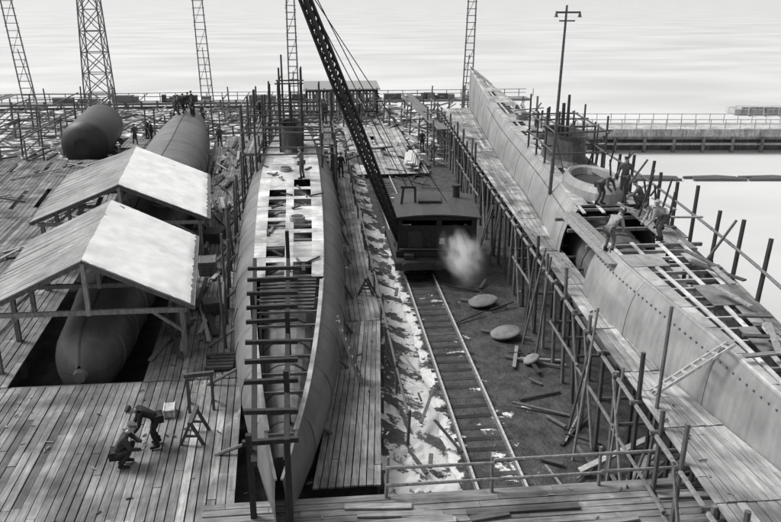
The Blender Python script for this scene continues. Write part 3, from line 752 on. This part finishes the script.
# ---------------------------------------------------------------- far yard clutter
def scaff(x0,x1,y0,y1,dx,dy,h,col=.26,boards=True,name='scaffold'):  # far poles painted paler to suggest haze
    mb=MB();nx=max(1,int((x1-x0)/dx));ny=max(1,int((y1-y0)/dy))
    for i in range(nx+1):
        for j in range(ny+1):
            x=lerp(x0,x1,i/nx)+R.uniform(-.2,.2);y=lerp(y0,y1,j/ny)+R.uniform(-.2,.2)
            mb.pole((x,y,0),(x+R.uniform(-.2,.2),y,h*R.uniform(.6,1.25)),.09,col*R.uniform(.6,1.4))
            for z in(h*.45,h*.85):
                if i<nx and R.random()<.55: mb.pole((x-.3,y,z),(x+(x1-x0)/nx+.3,y,z+R.uniform(-.1,.1)),.07,col)
                if j<ny and R.random()<.55: mb.pole((x,y-.3,z),(x,y+(y1-y0)/ny+.3,z+R.uniform(-.1,.1)),.07,col)
            if R.random()<.4: mb.pole((x,y,.2),(x+(x1-x0)/nx,y,h*.85),.06,col)
    if boards: planks(mb,(x0,y0,h*.87),(x0+1.2,y0,h*.87),(x0+1.2,y1,h*.87),(x0,y1,h*.87),.25,tone=.25,miss=.25)
    mb.obj(name,POLE)
scaff(-34,-22.5,62,92,3.6,4.5,3.8)
scaff(-34,-26,48,60,2.6,3,4.6)
scaff(-10,-5,74,96,2.4,4.5,3.2,boards=False)
scaff(-4,1.5,68,92,2.6,4.2,3.4)
scaff(3,8,84,98,2.4,4.5,2.6,boards=False)
scaff(10,12.8,64,90,1.6,4.4,3.6)
scaff(-16,-13.4,66,80,2.2,4,3.0,boards=False)
scaff(17.5,19.5,70,92,1.6,4.4,3.2)
mb=MB()
planks(mb,(3.2,60,.32),(9.0,60,.32),(9.6,84,.32),(3.0,84,.32),.5,tone=.42,miss=.1)
for x in(3.5,6,8.8): mb.beam((x,60,.13),(x,84,.13),.2,.24,.12)
mb.obj('plank_platform',WOOD)
mb=MB()
for k in range(12): mb.beam((7.6+R.uniform(-.4,.4),61+R.uniform(-1,1),.4+.06*k),(8.4+R.uniform(-.4,.4),66+R.uniform(-1,1),.4+.06*k),.4,.06,.85)
mb.obj('plank_stack',POLE)
mb=MB()
for k in range(420):
    x=R.uniform(-34,17);y=R.uniform(60,101)
    if -13.5<x<-8 and y<76: continue
    L=R.uniform(.6,4);an=R.uniform(0,3.14);z=R.uniform(.05,.9 if R.random()<.3 else .2)
    mb.beam((x,y,z),(x+math.cos(an)*L,y+math.sin(an)*L,z+R.uniform(-.04,.5)),R.uniform(.12,.4),.1,R.choice((.06,.1,.2,.35,.5)))
mb.obj('yard_debris',POLE)
mb=MB()
hx,hy=3.4,97
for i in range(22):
    x=hx-4.2+8.4*i/21; mb.box((x,hy-2.5,1.7),(.3,.08,2.6),0,.4*R.uniform(.5,1.5))
for s in(-1,1):
    for i in range(12): mb.box((hx+s*4.25,hy-2.4+i*.43,1.7),(.08,.34,2.6),0,.15*R.uniform(.6,1.4))
for z in(.5,2.95): mb.box((hx,hy-2.58,z),(8.6,.1,.18),0,.1)
for i in range(5): mb.box((hx-4.2+2.1*i,hy-2.62,1.75),(.16,.12,3.1),0,.08)
mb.quadslab((hx-4.6,hy-2.9,3.2),(hx+4.6,hy-2.9,3.2),(hx+4.6,hy+2.9,3.6),(hx-4.6,hy+2.9,3.6),.12,.45)
mb.obj('timber_hut',POLE)
mb=MB()
mb.box((-14,104.6,.55),(86,2.6,.3),0,.35)  # jetty greys raised to imitate haze over distance
for i in range(44): mb.beam((-56+i*2,103.3,-3),(-56+i*2,103.3,1.0),.22,.22,.25)
for i in range(44): mb.pole((-56+i*2,105.6,.7),(-56+i*2,105.6,1.75),.06,.35)
for z in(1.25,1.7): mb.pole((-56,105.6,z),(29,105.6,z),.05,.35)
for i in range(26):
    x=R.uniform(-50,20); mb.box((x,104.4,.9+R.uniform(0,.3)),(R.uniform(.5,3),1,R.uniform(.3,1.0)),R.uniform(-.1,.1),R.choice((.15,.25,.4)))
mb.obj('jetty',POLE)
# pier on the right over the water
pe=empty('pier')
mb=MB(); a0=V((26.5,76.4,0)); dr=V((.9952,-.0976,0)); nr_=V((.0976,.9952,0)); ra=math.atan2(-.0976,.9952)
def W(s,t,z): q=a0+dr*s+nr_*t; return (q.x,q.y,z)
L=80
mb.box(W(L/2,2.2,.75),(L,4.4,.3),ra,.5)
mb.box(W(L/2,-.12,.55),(L,.2,.75),ra,.5)
mb.box(W(L/2,.3,-.0),(L,.25,.3),ra,.3)
mb.box(W(L/2,.9,-.75),(L,.2,1.3),ra,.16)
mb.box(W(L/2,.15,-.62),(L,.16,.22),ra,.45)
for i in range(54): mb.box(W(.5+i*1.5,-.24,.55),(.12,.05,.7),ra,.4)
for i in range(28): mb.box(W(1+i*3,.2,-1.2),(.3,.35,3.5),ra,.25)
mb.obj('deck',CONC,pe)
mb=MB()
for i in range(54): mb.pole(W(i*1.5,.1,.9),W(i*1.5,.1,1.9),.045,.6)
for z in(1.4,1.85): mb.pole(W(0,.1,z),W(L,.1,z),.045,.7)
for i in range(54): mb.pole(W(i*1.5,4.2,.9),W(i*1.5,4.2,1.9),.045,.6)
mb.pole(W(0,4.2,1.85),W(L,4.2,1.85),.04,.6)
mb.obj('railing',POLE,pe)
mb=MB()  # dark floating logs added to stand in for the pier's reflection
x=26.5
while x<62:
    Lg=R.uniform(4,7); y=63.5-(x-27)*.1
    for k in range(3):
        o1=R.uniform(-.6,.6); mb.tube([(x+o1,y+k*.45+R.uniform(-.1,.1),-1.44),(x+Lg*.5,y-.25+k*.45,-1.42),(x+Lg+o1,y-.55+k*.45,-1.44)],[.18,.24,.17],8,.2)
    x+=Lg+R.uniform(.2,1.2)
mb.obj('pier_reflection_logs',POLE)
mb=MB()
mb.box((63,101,-1.2),(13,3,1.0),-.1,.42); mb.box((62,101,-.6),(9,2,.3),-.1,.5)
for i in range(6): mb.box((58+i*2,99.3-i*.2,-1.1),(.3,.3,1.5),-.1,.3)
mb.obj('breakwater',CONC)

# ---------------------------------------------------------------- people
MC={}
def flatmat(mat,col):
    k=(mat.name,round(col,2))
    if k in MC: return MC[k]
    m=mat.copy()
    for n in list(m.node_tree.nodes):
        if n.type=='ATTRIBUTE':
            rgb=m.node_tree.nodes.new('ShaderNodeRGB'); rgb.outputs[0].default_value=(col,col,col,1)
            for l in list(n.outputs['Color'].links): m.node_tree.links.new(rgb.outputs[0],l.to_socket)
    MC[k]=m; return m
def skinobj(name,pts,edges,rad,mat,col,parent,root=0,sub=2):
    me=bpy.data.meshes.new(name);me.from_pydata(pts,edges,[]);o=bpy.data.objects.new(name,me);sc.collection.objects.link(o);o.parent=parent
    md=o.modifiers.new('Skin','SKIN');md.use_smooth_shade=True
    sv=me.skin_vertices[0].data
    for i,r in enumerate(rad):
        sv[i].radius=r if hasattr(r,'__len__') else (r,r); sv[i].use_root=(i==root)
    ss=o.modifiers.new('Sub','SUBSURF');ss.levels=sub;ss.render_levels=sub
    me.materials.append(flatmat(mat,col)); return o
POSES={
 'stand':dict(pel=(0,0,.93),ch=(0,.02,1.33),nk=(0,.02,1.5),hd=(0,.05,1.64),kn=[(-.11,.03,.5),(.12,.05,.5)],an=[(-.12,-.02,.09),(.14,.02,.09)],el=[(-.27,-.03,1.15),(.27,-.02,1.15)],wr=[(-.28,.1,.93),(.27,.14,.95)]),
 'walk':dict(pel=(0,0,.92),ch=(0,.05,1.32),nk=(0,.08,1.49),hd=(0,.12,1.62),kn=[(-.1,.2,.52),(.1,.04,.5)],an=[(-.11,.28,.1),(.11,-.28,.12)],el=[(-.27,-.12,1.15),(.27,.1,1.15)],wr=[(-.28,-.06,.93),(.26,.28,1.0)]),
 'point':dict(pel=(0,0,.93),ch=(0,.04,1.33),nk=(0,.07,1.5),hd=(0,.11,1.63),kn=[(-.12,.05,.5),(.14,.02,.5)],an=[(-.16,.0,.09),(.17,-.02,.09)],el=[(-.25,.18,1.2),(.27,.14,1.18)],wr=[(-.17,.42,1.2),(.17,.4,1.12)]),
 'bend':dict(pel=(0,-.12,.88),ch=(0,.25,1.12),nk=(0,.4,1.2),hd=(0,.53,1.22),kn=[(-.12,.06,.5),(.13,.02,.48)],an=[(-.14,-.04,.09),(.16,-.12,.09)],el=[(-.26,.38,.85),(.26,.36,.86)],wr=[(-.18,.52,.62),(.16,.54,.64)]),
 'crouch':dict(pel=(0,-.1,.36),ch=(0,.12,.74),nk=(0,.2,.9),hd=(0,.3,1.01),kn=[(-.17,.3,.52),(.17,.26,.48)],an=[(-.15,.06,.09),(.16,.0,.09)],el=[(-.28,.28,.58),(.28,.28,.58)],wr=[(-.14,.5,.5),(.12,.5,.46)]),
}
def person(loc,yaw,pose,cl=.06,tr=None,cap=.05,s=1.0):
    tr=tr if tr is not None else cl*.8
    e=empty('worker',loc);e.rotation_euler=(0,0,yaw);e.scale=(s,s,s)
    P=POSES[pose];pel=V(P['pel']);ch=V(P['ch']);nk=V(P['nk']);hd=V(P['hd'])
    up=(ch-pel).normalized()
    sh=[ch+V((sx*.185,0,0))+up*.07 for sx in(-1,1)];hp=[pel+V((sx*.1,0,-.03)) for sx in(-1,1)]
    pts=[pel,pel.lerp(ch,.5),ch,nk];ed=[(0,1),(1,2),(2,3)];rad=[(.17,.13),(.16,.12),(.18,.125),(.06,.06)]
    for i in(0,1):
        b=len(pts);el=V(P['el'][i]);wr=V(P['wr'][i])
        pts+=[sh[i],sh[i].lerp(el,.5),el,wr];ed+=[(2,b),(b,b+1),(b+1,b+2),(b+2,b+3)];rad+=[.085,.07,.058,.045]
    skinobj('jacket',pts,ed,rad,CLOTH,cl,e)
    pts=[pel+V((0,0,-.01))];ed=[];rad=[(.165,.125)]
    for i in(0,1):
        b=len(pts);kn=V(P['kn'][i]);an=V(P['an'][i])
        pts+=[hp[i],hp[i].lerp(kn,.5),kn,kn.lerp(an,.5),an+V((0,0,.02))];ed+=[(0,b),(b,b+1),(b+1,b+2),(b+2,b+3),(b+3,b+4)];rad+=[.1,.092,.072,.066,.058]
    skinobj('trousers',pts,ed,rad,CLOTH,tr,e)
    mb=MB()
    for i in(0,1):
        an=V(P['an'][i]); mb.tube([an+V((0,-.07,-.035)),an+V((0,-.02,-.03)),an+V((0,.08,-.045)),an+V((0,.17,-.055)),an+V((0,.2,-.06))],[.035,.055,.048,.042,.02],10,.03)
        mb.tube([an+V((0,0,-.02)),an+V((0,0,.1))],[.055,.062],10,.03)
    mb.obj('boots',CLOTH,e,True)
    mb=MB();nu,nv=16,12;tilt=0.0
    if pose in('bend',): tilt=.9
    if pose=='crouch': tilt=.35
    rot=Matrix.Rotation(-tilt,3,'X')
    vs=[]
    for j in range(nv+1):
        ph=math.pi*j/nv
        for i in range(nu):
            t=2*math.pi*i/nu
            x=.075*math.sin(ph)*math.cos(t);y=.095*math.sin(ph)*math.sin(t);z=.115*math.cos(ph)
            if z<-.03: x*=.8;y=y*.85+.012
            if y>.07 and -.055<z<-.0 and abs(x)<.025: y+=.022
            if y>.06 and .0<z<.04 and .015<abs(x)<.05: y-=.008
            vs.append(hd+rot@V((x,y,z)))
    fs=[(j*nu+i,(j+1)*nu+i,(j+1)*nu+(i+1)%nu,j*nu+(i+1)%nu) for j in range(nv) for i in range(nu)]
    mb.add(vs,fs,.42)
    for sx in(-1,1):
        mb.tube([hd+rot@V((sx*.074,-.005,-.03)),hd+rot@V((sx*.088,-.012,0)),hd+rot@V((sx*.078,-.005,.025))],[.01,.018,.01],6,.38)
        mb.tube([hd+rot@V((sx*.03-.01,.083,.012)),hd+rot@V((sx*.03+.01,.083,.012))],.009,6,.05)
    mb.tube([hd+rot@V((-.022,.082,-.062)),hd+rot@V((.022,.082,-.062))],.006,6,.2)
    mb.tube([nk-up*.03,hd+V((0,-.01,-.05))],[.058,.055],10,.4)
    for i in(0,1):
        el=V(P['el'][i]);wr=V(P['wr'][i]);d=(wr-el).normalized();sx=-1 if i==0 else 1
        a=V((0,0,1)).cross(d); a=a.normalized() if a.length>.1 else V((0,1,0)); nrm=d.cross(a).normalized()
        if abs(d.z)>.7: a=V((0,1,0)); a=(a-d*a.dot(d)).normalized(); nrm=V((-sx,0,0))
        mb.tube([wr-d*.02,wr+d*.03,wr+d*.075],[.028,.038,.034],8,.4)
        for k,Lf in enumerate((.07,.08,.075,.058)):
            o=wr+d*.075+a*(-.027+.018*k)
            mb.tube([o,o+d*Lf*.45-nrm*.004,o+d*Lf*.8-nrm*.02,o+d*Lf*.95-nrm*.035],[.0095,.009,.008,.006],6,.4)
        o=wr+d*.03-a*.032
        mb.tube([o,o-a*.022+d*.025,o-a*.028+d*.055-nrm*.01],[.012,.011,.008],6,.4)
    mb.obj('head_and_hands',SKIN,e,True)
    mb=MB()
    mb.tube([hd+rot@V((0,-.01,.045)),hd+rot@V((0,-.012,.085)),hd+rot@V((0,-.01,.12)),hd+rot@V((0,-.01,.135))],[.096,.108,.1,.03],14,cap)
    mb.quadslab(*[tuple(hd+rot@V(q)) for q in((-.06,.07,.058),(.06,.07,.058),(.04,.14,.045),(-.04,.14,.045))],th=.012,col=cap)
    mb.obj('cap',CLOTH,e)
person((-4.75,19.6,1.53),1.9,'bend',.03,.03,.04,1.03)
person((-5.45,18.7,1.53),-1.5,'crouch',.05,.03,.15,1.12)
person((-.75,42.4,4.02),1.2,'point',.2,.12,.1)
person((1.75,53.6,1.53),-.4,'stand',.06,.05)
person((1.4,56,1.53),.4,'walk',.08,.05)
person((10.0,24.6,5.2),-.9,'bend',.3,.15,.1)
person((11.9,25.0,5.45),1.6,'bend',.35,.12,.05)
person((12.7,26.6,5.35),2.0,'crouch',.3,.12,.3)
person((11.6,29.9,5.45),-2.4,'bend',.12,.1,.05)
person((13.0,31.0,5.45),2.6,'stand',.1,.08,.05)
person((13.1,29.4,5.4),1.0,'crouch',.12,.1,.1)
person((9.1,65.2,1.1),.3,'stand',.06); person((9.9,64.3,.4),2.2,'walk',.08)
for k,(x,y) in enumerate(((-12.1,71.5),(-11.3,71.9),(-10.7,70.8),(-11.9,69.6),(-11.0,72.7),(-11.5,70.6),(-10.5,69.4))):
    person((x,y,3.78-(.2 if abs(x+11.4)>.6 else 0)),R.uniform(0,6),R.choice(('stand','point','walk')),R.choice((.05,.08,.12)))
person((-14.8,70.8,1.6),2.4,'stand',.07); person((-15.3,68,1.6),.4,'walk',.1); person((-14.2,69.5,1.6),1.4,'stand',.06)
mb=MB(); planks(mb,(-16.4,66.5,1.6),(-13.5,66.5,1.6),(-13.8,72,1.6),(-16.6,72,1.6),.28,tone=.25)
for x in(-16.2,-13.9):
    for y in(66.8,71.6): mb.beam((x,y,0),(x,y,1.54),.2,.2,.12)
mb.obj('plank_platform',WOOD)
person((-8.0,66.5,1.53),.3,'walk',.1); person((-3.9,58.5,4.74),.8,'stand',.06); person((.8,57.5,4.74),2.4,'point',.06)
person((-13,93,.0),1,'stand',.06); person((-6.8,80,.0),2,'stand',.06); person((-12.2,88,.0),3,'walk',.06)
mb=MB()
for i in range(3): mb.beam((9.65+i*.28,23.4,5.15),(9.95+i*.28,30,5.15),.25,.06,.35*R.uniform(.7,1.3))
for yy in(25.5,27.6,29.2): mb.beam((9.5,yy,5.08),(13.8,yy,5.08),.12,.12,.25)
for i in range(3): mb.beam((12.5+i*.28,24.6,5.2),(12.9+i*.28,30.2,5.2),.25,.06,.35*R.uniform(.7,1.3))
mb.obj('working_stage',POLE)

# ---------------------------------------------------------------- camera
cd=bpy.data.cameras.new('camera');cd.lens=36*775/781;cd.sensor_width=36;cd.clip_end=200000;cd.clip_start=.1
co=bpy.data.objects.new('camera',cd);sc.collection.objects.link(co);co.location=(0,0,13.5);co.rotation_euler=(math.radians(90-18.75),0,math.radians(-5.6));sc.camera=co
